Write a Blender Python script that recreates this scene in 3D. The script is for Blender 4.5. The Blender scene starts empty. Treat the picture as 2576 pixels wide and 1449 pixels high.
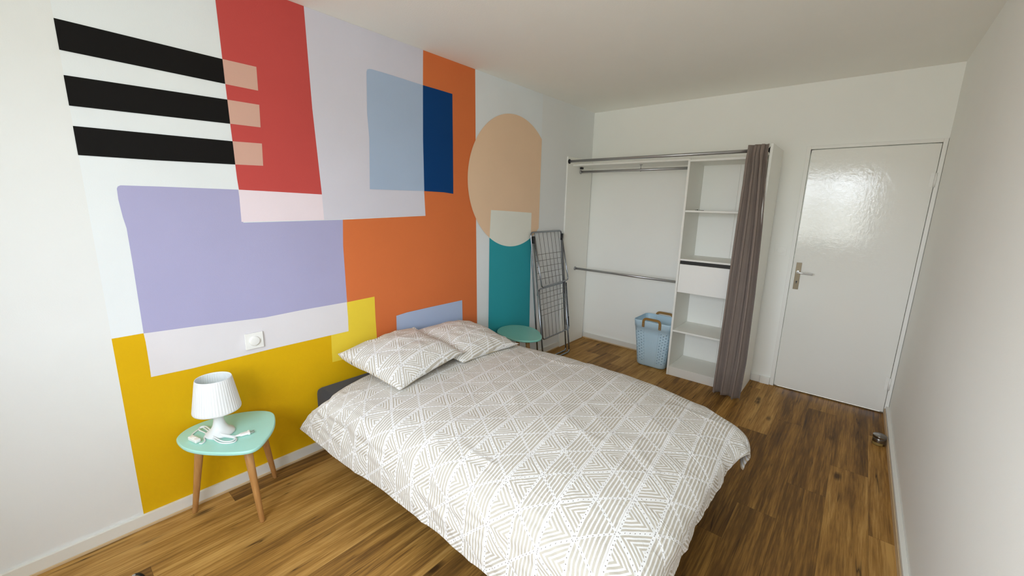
import bpy, bmesh, math, random
from mathutils import Vector, Matrix, noise

# ---------------------------------------------------------------- camera
SC = bpy.context.scene
COL = SC.collection
W, D, H, YN = 2.7944, 4.218, 2.568, -0.75      # room: width, far wall, ceiling height, near wall
cam_d = bpy.data.cameras.new('camera')
cam_d.sensor_fit = 'HORIZONTAL'; cam_d.sensor_width = 36.0; cam_d.lens = 14.3534
cam_d.clip_start = 0.02
cam = bpy.data.objects.new('camera', cam_d); COL.objects.link(cam)
_r = Vector((0.7608705, 0.64850589, 0.0227199)); _u = Vector((-0.1469681, 0.13811852, 0.97945069)); _f = Vector((-0.6320415, 0.74857424, -0.20039999))
cam.matrix_world = Matrix(((_r.x, _u.x, -_f.x, 2.428439), (_r.y, _u.y, -_f.y, 0.0), (_r.z, _u.z, -_f.z, 1.563129), (0, 0, 0, 1)))
SC.camera = cam

# ---------------------------------------------------------------- light: an overcast sky through the window of the near wall
WX0, WX1, WZ0, WZ1 = 1.00, 2.50, 1.00, 2.24
world = bpy.data.worlds.new('overcast_sky'); SC.world = world; world.use_nodes = True
_wt = world.node_tree; _b = _wt.nodes['Background']; _b.inputs[1].default_value = 10.0
_tc = _wt.nodes.new('ShaderNodeTexCoord'); _sx = _wt.nodes.new('ShaderNodeSeparateXYZ'); _wr = _wt.nodes.new('ShaderNodeValToRGB')
_wt.links.new(_tc.outputs['Generated'], _sx.inputs[0]); _wt.links.new(_sx.outputs[2], _wr.inputs[0]); _wt.links.new(_wr.outputs[0], _b.inputs[0])
_e = _wr.color_ramp.elements; _e[0].position = 0.0; _e[0].color = (0.40, 0.42, 0.40, 1); _e[1].position = 0.06; _e[1].color = (0.83, 0.91, 1.0, 1)   # street below the horizon, cloudy sky above
_pl = bpy.data.lights.new('window_portal', 'AREA'); _pl.shape = 'RECTANGLE'; _pl.size = WX1 - WX0; _pl.size_y = WZ1 - WZ0
_pl.cycles.is_portal = True
portal = bpy.data.objects.new('window_portal', _pl); COL.objects.link(portal)
portal.location = ((WX0 + WX1) / 2, YN - 0.16, (WZ0 + WZ1) / 2); portal.rotation_euler = (math.radians(90), 0, 0)
SC.view_settings.view_transform = 'Standard'; SC.view_settings.look = 'None'
SC.view_settings.exposure = 0.80; SC.view_settings.gamma = 1.0; SC.view_settings.use_curve_mapping = False
SC.cycles.max_bounces = 14; SC.cycles.diffuse_bounces = 10; SC.cycles.glossy_bounces = 4
SC.cycles.sample_clamp_indirect = 8.0

# ---------------------------------------------------------------- materials
def lin(c):
    return tuple(((v / 255) / 12.92 if v / 255 <= 0.04045 else ((v / 255 + 0.055) / 1.055) ** 2.4) for v in c) + (1.0,)
class NT:
    def __init__(s, name):
        s.m = bpy.data.materials.new(name); s.m.use_nodes = True; s.t = s.m.node_tree; s.n = s.t.nodes
        s.b = s.n['Principled BSDF']
    def put(s, node, i, v):
        if isinstance(v, bpy.types.NodeSocket): s.t.links.new(v, node.inputs[i])
        elif v is not None: node.inputs[i].default_value = v
    def math(s, op, a, b=None, c=None, clamp=False):
        n = s.n.new('ShaderNodeMath'); n.operation = op; n.use_clamp = clamp
        s.put(n, 0, a); s.put(n, 1, b); s.put(n, 2, c); return n.outputs[0]
    def mix(s, f, a, b):
        n = s.n.new('ShaderNodeMix'); n.data_type = 'RGBA'; s.put(n, 0, f); s.put(n, 6, a); s.put(n, 7, b); return n.outputs[2]
    def noise(s, vec, scale, detail=3, rough=0.5, dist=0.0):
        n = s.n.new('ShaderNodeTexNoise'); s.put(n, 'Vector', vec); n.inputs['Scale'].default_value = scale
        n.inputs['Detail'].default_value = detail; n.inputs['Roughness'].default_value = rough; n.inputs['Distortion'].default_value = dist
        return n.outputs['Fac']
    def coord(s, k='Object'):
        return s.n.new('ShaderNodeTexCoord').outputs[k]
    def geo(s):
        return s.n.new('ShaderNodeNewGeometry').outputs['Position']
    def sep(s, v):
        n = s.n.new('ShaderNodeSeparateXYZ'); s.put(n, 0, v); return n.outputs[0], n.outputs[1], n.outputs[2]
    def comb(s, x, y, z):
        n = s.n.new('ShaderNodeCombineXYZ'); s.put(n, 0, x); s.put(n, 1, y); s.put(n, 2, z); return n.outputs[0]
    def ramp(s, f, stops):
        n = s.n.new('ShaderNodeValToRGB'); s.put(n, 0, f); e = n.color_ramp.elements
        while len(e) < len(stops): e.new(0.5)
        for k, (p, c) in enumerate(stops): e[k].position = p; e[k].color = c if len(c) == 4 else tuple(c) + (1,)
        return n.outputs[0]
    def bump(s, h, strength=0.2, dist=0.01):
        n = s.n.new('ShaderNodeBump'); s.put(n, 'Height', h); n.inputs['Strength'].default_value = strength; n.inputs['Distance'].default_value = dist
        s.t.links.new(n.outputs[0], s.b.inputs['Normal'])
    def fin(s, col=None, rough=None, metal=None, spec=None):
        s.put(s.b, 'Base Color', col); s.put(s.b, 'Roughness', rough); s.put(s.b, 'Metallic', metal); s.put(s.b, 'Specular IOR Level', spec)
        return s.m
def paint(name, rgb, rough=0.7, spec=0.25, grain=0.13, scale=220, mottle=0.012):
    k = NT(name); g = k.geo(); c = lin(rgb)
    big = k.noise(g, 3.0, 4); lo = tuple(v * (1 - mottle * 2) for v in c[:3]) + (1,)
    col = k.mix(k.math('MULTIPLY', k.math('SUBTRACT', big, 0.3, clamp=True), 1.5), c, lo)
    k.bump(k.noise(g, scale, 3), grain, 0.002)
    return k.fin(col, rough, 0.0, spec)
def plain(name, rgb, rough=0.5, metal=0.0, spec=0.5):
    k = NT(name); g = k.coord(); c = lin(rgb)
    n = k.noise(g, 14, 2); col = k.mix(n, tuple(v * 0.96 for v in c[:3]) + (1,), tuple(min(1, v * 1.03) for v in c[:3]) + (1,))
    return k.fin(col, rough, metal, spec)
WALLC = (246, 247, 243)
M = {}
M['wall'] = paint('wall_paint', WALLC)
M['wall_left'] = paint('wall_paint_toned_down', (227, 229, 229))  # same white as the other walls, window brightness toned down in the colour
M['ceiling'] = paint('ceiling_paint', (246, 245, 239), grain=0.35, scale=120)
M['board'] = paint('baseboard_paint', (226, 225, 219), 0.45, 0.45, 0.08)
M['trim'] = paint('white_trim_paint', (242, 242, 238), 0.42, 0.45, 0.08)
M['strip'] = plain('beige_wood_strip', (206, 180, 142), 0.55)
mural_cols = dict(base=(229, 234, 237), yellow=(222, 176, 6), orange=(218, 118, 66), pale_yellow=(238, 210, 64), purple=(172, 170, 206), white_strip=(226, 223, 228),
    lavender=(214, 212, 224), pink=(236, 222, 230), red=(196, 78, 74), black=(14, 12, 11), peach_block=(212, 170, 154), light_blue=(172, 190, 216),
    dark_blue=(0, 60, 118), arch_blue=(174, 190, 220), peach=(236, 204, 172), teal=(50, 160, 172), white_square=(234, 235, 226))
for k_, c_ in mural_cols.items(): M['mural_' + k_] = paint('mural_paint_' + k_, c_, 0.75, 0.2, 0.16, 220, 0.03)

def floor_mat():
    k = NT('oak_plank_floor'); x, y, z = k.sep(k.geo())
    pw, pl = 0.182, 1.22
    ux = k.math('DIVIDE', k.math('ADD', x, 0.057), pw); ix = k.math('FLOOR', ux); fx = k.math('SUBTRACT', ux, ix)
    wn = k.n.new('ShaderNodeTexWhiteNoise'); wn.noise_dimensions = '1D'; k.put(wn, 'W', ix)
    uy = k.math('ADD', k.math('DIVIDE', y, pl), wn.outputs['Value']); iy = k.math('FLOOR', uy); fy = k.math('SUBTRACT', uy, iy)
    wn2 = k.n.new('ShaderNodeTexWhiteNoise'); wn2.noise_dimensions = '2D'; k.put(wn2, 'Vector', k.comb(ix, iy, 0.0)); r = wn2.outputs['Value']
    ex = k.math('MULTIPLY', k.math('MINIMUM', fx, k.math('SUBTRACT', 1.0, fx)), pw)
    ey = k.math('MULTIPLY', k.math('MINIMUM', fy, k.math('SUBTRACT', 1.0, fy)), pl)
    edge = k.math('MINIMUM', ex, ey)
    gap = k.math('LESS_THAN', edge, 0.0008)
    off = k.math('MULTIPLY', r, 37.0)
    v1 = k.comb(k.math('ADD', k.math('MULTIPLY', x, 9.0), off), k.math('ADD', k.math('MULTIPLY', y, 0.6), off), off)
    g1 = k.noise(v1, 1.6, 5, 0.6, 0.6)
    v2 = k.comb(k.math('ADD', k.math('MULTIPLY', x, 60.0), off), k.math('ADD', k.math('MULTIPLY', y, 2.4), off), off)
    g2 = k.noise(v2, 2.0, 4, 0.65, 0.3)
    v3 = k.comb(k.math('ADD', k.math('MULTIPLY', x, 5.0), off), k.math('ADD', k.math('MULTIPLY', y, 1.5), off), off)
    g3 = k.noise(v3, 1.7, 2, 0.5, 0.2)
    f = k.math('ADD', k.math('ADD', k.math('MULTIPLY', g1, 0.55), k.math('MULTIPLY', g2, 0.45)), k.math('MULTIPLY', k.math('SUBTRACT', r, 0.5), 0.20))
    col = k.ramp(f, [(0.24, lin((70, 47, 22))), (0.40, lin((118, 84, 40))), (0.52, lin((160, 118, 58))), (0.66, lin((196, 154, 88)))])
    # cracks and dark streaks
    cr = k.noise(k.comb(k.math('ADD', k.math('MULTIPLY', x, 22.0), off), k.math('ADD', k.math('MULTIPLY', y, 0.75), off), off), 1.0, 2, 0.5, 0.5)
    line = k.math('POWER', k.math('SUBTRACT', 1.0, k.math('ABSOLUTE', k.math('SUBTRACT', k.math('MULTIPLY', cr, 2.0), 1.0)), clamp=True), 60.0)
    st = k.math('MULTIPLY', line, k.math('MULTIPLY', k.math('SUBTRACT', g3, 0.49, clamp=True), 8.0, clamp=True))
    soft = k.math('MULTIPLY', k.math('SUBTRACT', g3, 0.55, clamp=True), 1.1, clamp=True)
    col = k.mix(soft, col, lin((92, 62, 30)))
    col = k.mix(k.math('MULTIPLY', st, 0.9), col, lin((44, 26, 12)))
    # knots
    vo = k.n.new('ShaderNodeTexVoronoi'); vo.feature = 'F1'; k.put(vo, 'Vector', k.comb(k.math('ADD', k.math('MULTIPLY', x, 7.0), off), k.math('ADD', k.math('MULTIPLY', y, 2.6), off), 0.0)); vo.inputs['Scale'].default_value = 1.0
    kn = k.math('MULTIPLY', k.math('SUBTRACT', 0.17, k.math('ADD', vo.outputs['Distance'], k.math('MULTIPLY', k.math('SUBTRACT', g2, 0.5), 0.10)), clamp=True), 9.0, clamp=True)
    kn = k.math('MULTIPLY', kn, k.math('GREATER_THAN', k.sep(vo.outputs['Color'])[0], 0.42))
    col = k.mix(k.math('MULTIPLY', kn, 0.85), col, lin((44, 26, 12)))
    col = k.mix(k.math('MULTIPLY', gap, 0.5), col, lin((38, 24, 12)))
    k.bump(k.math('SUBTRACT', k.math('MULTIPLY', g2, 0.4), k.math('MULTIPLY', gap, 1.0)), 0.25, 0.002)
    return k.fin(col, k.math('ADD', 0.46, k.math('MULTIPLY', g2, 0.16)), 0.0, 0.22)
M['floor'] = floor_mat()

def print_mat(name, beige, white, dark, under=False):
    k = NT(name); uv = k.coord('UV'); u0, v0, _ = k.sep(uv)
    wob = k.n.new('ShaderNodeTexNoise'); k.put(wob, 'Vector', uv); wob.inputs['Scale'].default_value = 16; wob.inputs['Detail'].default_value = 2
    wx, wy, _ = k.sep(wob.outputs['Color'])
    x = k.math('ADD', u0, k.math('MULTIPLY', k.math('SUBTRACT', wx, 0.5), 0.007)); y = k.math('ADD', v0, k.math('MULTIPLY', k.math('SUBTRACT', wy, 0.5), 0.007))
    if under:
        s = k.math('FRACT', k.math('DIVIDE', y, 0.026)); st = k.math('LESS_THAN', s, 0.42)
        col = k.mix(st, white, beige)
        dx = k.math('SUBTRACT', k.math('FRACT', k.math('DIVIDE', u0, 0.024)), 0.5); dy = k.math('SUBTRACT', k.math('FRACT', k.math('DIVIDE', v0, 0.104)), 0.5)
        dd = k.math('ADD', k.math('POWER', k.math('MULTIPLY', dx, 0.024), 2.0), k.math('POWER', k.math('MULTIPLY', dy, 0.104), 2.0))
        col = k.mix(k.math('LESS_THAN', dd, 0.0034 ** 2), col, lin((30, 27, 26)))
        return k.fin(col, 0.85, 0.0, 0.15)
    CW, RH = 0.1135, 0.182
    cosf = (CW) / math.hypot(CW, RH / 2)
    s = k.math('DIVIDE', x, CW); t = k.math('DIVIDE', y, RH)
    si = k.math('FLOOR', s); sf = k.math('SUBTRACT', s, si)
    dA = k.math('MULTIPLY', k.math('MINIMUM', sf, k.math('SUBTRACT', 1.0, sf)), CW)
    def fold(e):
        f = k.math('FRACT', e); return k.math('MULTIPLY', k.math('MINIMUM', f, k.math('SUBTRACT', 1.0, f)), RH * cosf)
    h = k.math('MULTIPLY', s, 0.5)
    dB = fold(k.math('SUBTRACT', t, h)); dC = fold(k.math('ADD', t, h)); dBC = k.math('MINIMUM', dB, dC)
    even = k.math('LESS_THAN', k.math('FLOORED_MODULO', si, 2.0), 0.5)
    # straight stripes between the columns
    q = k.math('FRACT', k.math('SUBTRACT', k.math('MULTIPLY', sf, 7.55), 0.24))
    es = k.math('MULTIPLY', k.math('LESS_THAN', q, 0.60), k.math('GREATER_THAN', dBC, 0.0045))
    es = k.math('MULTIPLY', es, k.math('GREATER_THAN', dA, 0.0035))
    # nested chevrons
    q2 = k.math('FRACT', k.math('DIVIDE', k.math('SUBTRACT', dBC, 0.0075), 0.0141))
    od = k.math('MULTIPLY', k.math('LESS_THAN', q2, 0.54), k.math('GREATER_THAN', dBC, 0.0075))
    od = k.math('MULTIPLY', od, k.math('GREATER_THAN', dA, 0.0080))
    stripe = k.math('ADD', k.math('MULTIPLY', even, es), k.math('MULTIPLY', k.math('SUBTRACT', 1.0, even), od))
    # rows of dots on every seam
    def dots(dist, along, step):
        a = k.math('MULTIPLY', k.math('SUBTRACT', k.math('FRACT', k.math('DIVIDE', along, step)), 0.5), step)
        return k.math('LESS_THAN', k.math('ADD', k.math('POWER', dist, 2.0), k.math('POWER', a, 2.0)), 0.0021 ** 2)
    dt = k.math('MAXIMUM', k.math('MULTIPLY', dots(k.math('SUBTRACT', dA, 0.0035), y, RH / 10), k.math('SUBTRACT', 1.0, even)), k.math('MAXIMUM', dots(dB, k.math('DIVIDE', x, cosf), 0.0186), dots(dC, k.math('DIVIDE', x, cosf), 0.0186)))
    tone = k.noise(uv, 40, 2)
    bcol = k.mix(tone, beige, tuple(v * 0.9 for v in beige[:3]) + (1,))
    col = k.mix(stripe, white, bcol); col = k.mix(k.math('MULTIPLY', dt, 0.85), col, dark)
    weave = k.noise(uv, 900, 2); wr = k.noise(k.geo(), 22, 4, 0.55, 1.2)
    cv = k.comb(k.math('MULTIPLY', u0, 5.0), k.math('MULTIPLY', k.math('ADD', v0, k.math('MULTIPLY', u0, 0.45)), 11.0), 3.0)
    rn = k.noise(cv, 1.0, 3, 0.5, 0.6); rd = k.math('POWER', k.math('SUBTRACT', 1.0, k.math('ABSOLUTE', k.math('SUBTRACT', k.math('MULTIPLY', rn, 2.0), 1.0)), clamp=True), 14.0)
    rd = k.math('MULTIPLY', rd, k.math('MULTIPLY', k.math('SUBTRACT', k.noise(uv, 3.5, 2), 0.42, clamp=True), 5.0, clamp=True))
    k.bump(k.math('ADD', k.math('ADD', k.math('MULTIPLY', weave, 0.06), k.math('MULTIPLY', wr, 1.0)), k.math('MULTIPLY', rd, 0.9)), 0.36, 0.006)
    return k.fin(col, 0.85, 0.0, 0.15)
BEIGE, CLOTH = lin((197, 191, 179)), lin((233, 233, 233))
M['print'] = print_mat('printed_cotton', BEIGE, CLOTH, lin((112, 104, 92)))
M['print_under'] = print_mat('striped_cotton_lining', lin((208, 196, 170)), CLOTH, lin((40, 38, 36)), True)
M['white_board'] = paint('white_melamine', (240, 240, 234), 0.45, 0.4, 0.05)
M['drawer'] = paint('white_drawer_front', (245, 245, 241), 0.35, 0.45, 0.03)
M['gap_shade'] = plain('painted_gap_shade', (38, 36, 34), 0.6)  # shade of the gap above the drawer, put in as colour
M['chrome'] = plain('brushed_chrome', (186, 186, 188), 0.36, 0.92)
M['dark_chrome'] = plain('rack_steel', (150, 154, 160), 0.22, 1.0)
M['black_plastic'] = plain('black_plastic', (22, 23, 25), 0.4)
M['wire'] = plain('grey_wire', (110, 108, 104), 0.4, 0.5)
def door_mat():
    k = NT('gloss_door_paint'); g = k.geo()
    x, y, z = k.sep(g)
    n1 = k.noise(g, 34, 4, 0.6, 0.5); n2 = k.noise(k.comb(k.math('MULTIPLY', x, 60.0), y, k.math('MULTIPLY', z, 14.0)), 1.0, 4, 0.6)
    k.bump(k.math('ADD', n1, k.math('MULTIPLY', n2, 0.6)), 0.17, 0.0035)
    return k.fin(lin((240, 240, 235)), 0.08, 0.0, 0.6)
M['door'] = door_mat()
M['aged'] = plain('aged_nickel', (128, 116, 96), 0.42, 0.8)
M['handle'] = plain('polished_lever', (226, 226, 226), 0.22, 0.6)
M['switch'] = plain('white_switch_plastic', (238, 238, 236), 0.3)
M['curtain'] = None
def fabric(name, rgb, scale=500, rough=0.9, grain=0.3):
    k = NT(name); g = k.geo(); c = lin(rgb); n = k.noise(g, scale, 2); b = k.noise(g, 9, 3)
    col = k.mix(k.math('MULTIPLY', k.math('ADD', n, b), 0.5), tuple(v * 0.82 for v in c[:3]) + (1,), tuple(v * 1.15 for v in c[:3]) + (1,))
    k.bump(n, grain, 0.002); k.put(k.b, 'Sheen Weight', 0.15)
    return k.fin(col, rough, 0, 0.15)
M['curtain'] = fabric('taupe_curtain_cloth', (140, 127, 119))
M['upholstery'] = fabric('charcoal_upholstery', (62, 64, 70))
M['sheet'] = fabric('white_sheet', (225, 224, 220))
M['mint'] = plain('mint_lacquer', (168, 222, 210), 0.32, 0, 0.5)
M['sage'] = plain('green_lacquer', (128, 190, 176), 0.30, 0, 0.5)
def wood(name, a, b):
    k = NT(name); x, y, z = k.sep(k.coord()); n = k.noise(k.comb(k.math('MULTIPLY', x, 50.0), k.math('MULTIPLY', y, 50.0), k.math('MULTIPLY', z, 5.0)), 1.5, 4, 0.6, 0.4)
    return k.fin(k.mix(n, lin(a), lin(b)), 0.45, 0, 0.4)
M['beech'] = wood('oak_leg_wood', (160, 110, 58), (204, 156, 98))
def shade_mat():
    k = NT('white_lamp_plastic'); k.put(k.b, 'Subsurface Weight', 0.0)
    return k.fin(lin((228, 231, 233)), 0.4, 0, 0.4)
M['lamp'] = shade_mat()
M['basket'] = plain('pale_blue_plastic', (170, 192, 208), 0.42)
M['basket_hole'] = plain('basket_hole_shadow', (60, 82, 100), 0.8)
M['tan'] = plain('tan_leather', (150, 112, 54), 0.55)
M['tin'] = plain('shiny_tin', (150, 146, 140), 0.22, 1.0)
M['label_paper'] = plain('gold_label', (150, 128, 74), 0.5, 0.3)

# ---------------------------------------------------------------- helpers
def new_obj(name, bm, mat, parent=None, smooth=False):
    me = bpy.data.meshes.new(name); bm.normal_update(); bm.to_mesh(me); bm.free()
    for m in (mat if isinstance(mat, (list, tuple)) else [mat]): me.materials.append(m)
    if smooth:
        for p in me.polygons: p.use_smooth = True
    o = bpy.data.objects.new(name, me); COL.objects.link(o)
    if parent is not None: o.parent = parent
    return o
def sharp(o, deg=35):
    me = o.data
    for p in me.polygons: p.use_smooth = True
    me.set_sharp_from_angle(angle=math.radians(deg)); m = o.modifiers.new('face_weighted_normals', 'WEIGHTED_NORMAL'); m.keep_sharp = True; return o
def thing(name, label, cat, loc=(0, 0, 0), rz=0, group=None, kind=None):
    o = bpy.data.objects.new(name, None); COL.objects.link(o); o.location = loc; o.rotation_euler = (0, 0, rz); o.empty_display_size = 0.1
    return tag(o, label, cat, group, kind)
def tag(o, label=None, cat=None, group=None, kind=None):
    for k_, v_ in (('label', label), ('category', cat), ('group', group), ('kind', kind)):
        if v_: o[k_] = v_
    return o
def box(bm, x0, x1, y0, y1, z0, z1, bev=0.0, mi=0, seg=2):
    vs = [bm.verts.new(p) for p in ((x0, y0, z0), (x1, y0, z0), (x1, y1, z0), (x0, y1, z0), (x0, y0, z1), (x1, y0, z1), (x1, y1, z1), (x0, y1, z1))]
    fs = [bm.faces.new([vs[i] for i in q]) for q in ((3, 2, 1, 0), (4, 5, 6, 7), (0, 1, 5, 4), (1, 2, 6, 5), (2, 3, 7, 6), (3, 0, 4, 7))]
    for f in fs: f.material_index = mi
    if bev > 0:
        es = list({e for f in fs for e in f.edges})
        r = bmesh.ops.bevel(bm, geom=es, offset=bev, segments=seg, affect='EDGES', profile=0.5)
        for f in r['faces']: f.material_index = mi
def box_obj(name, d, mat, parent=None, bev=0.0015):
    bm = bmesh.new(); box(bm, *d, bev=bev); return sharp(new_obj(name, bm, mat, parent), 50)
def smooth_path(pts, n=8, closed=False):
    P_ = [Vector(p) for p in pts]; out = []; L = len(P_)
    rng = range(L) if closed else range(L - 1)
    for i in rng:
        if closed: a, b, c, d = P_[i - 1], P_[i], P_[(i + 1) % L], P_[(i + 2) % L]
        else: a, b, c, d = P_[max(i - 1, 0)], P_[i], P_[i + 1], P_[min(i + 2, L - 1)]
        for j in range(n):
            t = j / n
            out.append(0.5 * ((2 * b) + (c - a) * t + (2 * a - 5 * b + 4 * c - d) * t * t + (3 * b - a - 3 * c + d) * t ** 3))
    if not closed: out.append(P_[-1])
    return out
def fillet(pts, r, n=5, closed=False):
    P_ = [Vector(p) for p in pts]; out = []; L = len(P_)
    for i, p in enumerate(P_):
        if not closed and i in (0, L - 1): out.append(p); continue
        a, b = P_[i - 1], P_[(i + 1) % L]; da, db = (a - p), (b - p)
        k = min(r, da.length * 0.45, db.length * 0.45); q0, q1 = p + da.normalized() * k, p + db.normalized() * k
        for j in range(n + 1):
            t = j / n; out.append((1 - t) ** 2 * q0 + 2 * t * (1 - t) * p + t * t * q1)
    return out
def tube(bm, path, r, seg=10, closed=False, r1=None, cap=True, mi=0):
    P_ = [Vector(p) for p in path]; L = len(P_); rings = []; prev = None
    for i, p in enumerate(P_):
        if closed: tg = (P_[(i + 1) % L] - P_[i - 1]).normalized()
        else: tg = (P_[min(i + 1, L - 1)] - P_[max(i - 1, 0)]).normalized()
        if prev is None:
            up = Vector((0, 0, 1)) if abs(tg.z) < 0.9 else Vector((1, 0, 0)); nx = tg.cross(up).normalized()
        else: nx = (prev - tg * prev.dot(tg)).normalized()
        prev = nx; ny = tg.cross(nx); rr = r if r1 is None else r + (r1 - r) * i / (L - 1)
        rings.append([bm.verts.new(p + nx * math.cos(2 * math.pi * k / seg) * rr + ny * math.sin(2 * math.pi * k / seg) * rr) for k in range(seg)])
    for i in range(L if closed else L - 1):
        a, b = rings[i], rings[(i + 1) % L]
        for k in range(seg):
            f = bm.faces.new((a[k], a[(k + 1) % seg], b[(k + 1) % seg], b[k])); f.material_index = mi; f.smooth = True
    if cap and not closed:
        for ring, fl in ((rings[0], True), (rings[-1], False)):
            f = bm.faces.new(ring[::-1] if fl else ring); f.material_index = mi
def lathe(bm, prof, seg=48, c=(0, 0), mi=0, rmod=None):
    rings = []
    for (r, z) in prof:
        if r < 1e-6: rings.append([bm.verts.new((c[0], c[1], z))]); continue
        rings.append([bm.verts.new((c[0] + math.cos(2 * math.pi * k / seg) * r * (rmod(k, z) if rmod else 1), c[1] + math.sin(2 * math.pi * k / seg) * r * (rmod(k, z) if rmod else 1), z)) for k in range(seg)])
    for a, b in zip(rings, rings[1:]):
        for k in range(seg):
            v = [a[k % len(a)], a[(k + 1) % len(a)], b[(k + 1) % len(b)], b[k % len(b)]]
            v = list(dict.fromkeys(v))
            if len(v) > 2: f = bm.faces.new(v); f.material_index = mi; f.smooth = True
def prism(bm, pts2, z0, z1, round_=0.0, mi=0):
    n = len(pts2); c = sum((Vector(p) for p in pts2), Vector((0, 0))) / n
    def ring(k, z): return [bm.verts.new((c.x + (p[0] - c.x) * k, c.y + (p[1] - c.y) * k, z)) for p in pts2]
    R_ = max((Vector(p) - c).length for p in pts2)
    if round_ > 0:
        rs = []
        for j in range(5):
            a = math.pi / 2 * j / 4; rs.append(ring(1 - round_ * (1 - math.sin(a)) / R_, z0 + round_ * (1 - math.cos(a))))
        for j in range(5):
            a = math.pi / 2 * (1 - j / 4); rs.append(ring(1 - round_ * (1 - math.sin(a)) / R_, z1 - round_ * (1 - math.cos(a))))
    else: rs = [ring(1, z0), ring(1, z1)]
    for a, b in zip(rs, rs[1:]):
        for k in range(n): f = bm.faces.new((a[k], a[(k + 1) % n], b[(k + 1) % n], b[k])); f.material_index = mi; f.smooth = True
    bm.faces.new(rs[0][::-1]).material_index = mi; bm.faces.new(rs[-1]).material_index = mi

# ---------------------------------------------------------------- the setting
box_obj('floor', (-0.1, W + 0.1, YN - 0.1, D + 0.1, -0.1, 0), M['floor'], bev=0)['kind'] = 'structure'
box_obj('ceiling', (-0.1, W + 0.1, YN - 0.1, D + 0.1, H, H + 0.1), M['ceiling'], bev=0)['kind'] = 'structure'
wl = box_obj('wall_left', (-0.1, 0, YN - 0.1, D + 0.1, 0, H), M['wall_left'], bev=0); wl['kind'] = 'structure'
box_obj('wall_right', (W, W + 0.1, YN - 0.1, D + 0.1, 0, H), M['wall'], bev=0)['kind'] = 'structure'
DX0, DX1, DZ1 = 1.988, 2.792, 2.082                      # door opening
bm = bmesh.new(); box(bm, 0, DX0, D, D + 0.1, 0, H); box(bm, DX0, W, D, D + 0.1, DZ1, H)
new_obj('wall_far', bm, M['wall'])['kind'] = 'structure'
bm = bmesh.new()
box(bm, 0, WX0, YN - 0.1, YN, 0, H); box(bm, WX1, W, YN - 0.1, YN, 0, H); box(bm, WX0, WX1, YN - 0.1, YN, 0, WZ0); box(bm, WX0, WX1, YN - 0.1, YN, WZ1, H)
new_obj('wall_near', bm, M['wall'])['kind'] = 'structure'
win = thing('window_1', 'white double casement window in the near wall', 'window', (0, 0, 0), kind='structure')
bm = bmesh.new(); xm = (WX0 + WX1) / 2
for b_ in ((WX0, WX0 + .05, WZ0, WZ1), (WX1 - .05, WX1, WZ0, WZ1), (WX0, WX1, WZ0, WZ0 + .05), (WX0, WX1, WZ1 - .05, WZ1), (xm - .045, xm + .045, WZ0, WZ1)):
    box(bm, b_[0], b_[1], YN - 0.08, YN - 0.03, b_[2], b_[3], bev=0.003)
new_obj('window_frame', bm, M['trim'], win)
kg = NT('clear_window_glass'); tr = kg.n.new('ShaderNodeBsdfTransparent'); gl = kg.n.new('ShaderNodeBsdfGlossy'); gl.inputs['Roughness'].default_value = 0.02
mx = kg.n.new('ShaderNodeMixShader'); mx.inputs[0].default_value = 0.05; kg.t.links.new(tr.outputs[0], mx.inputs[1]); kg.t.links.new(gl.outputs[0], mx.inputs[2])
kg.t.links.new(mx.outputs[0], kg.n['Material Output'].inputs[0])
for a_, b_ in ((WX0 + .05, xm - .045), (xm + .045, WX1 - .05)):
    bm = bmesh.new(); box(bm, a_, b_, YN - 0.058, YN - 0.054, WZ0 + .05, WZ1 - .05); new_obj('pane', bm, kg.m, win)

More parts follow.
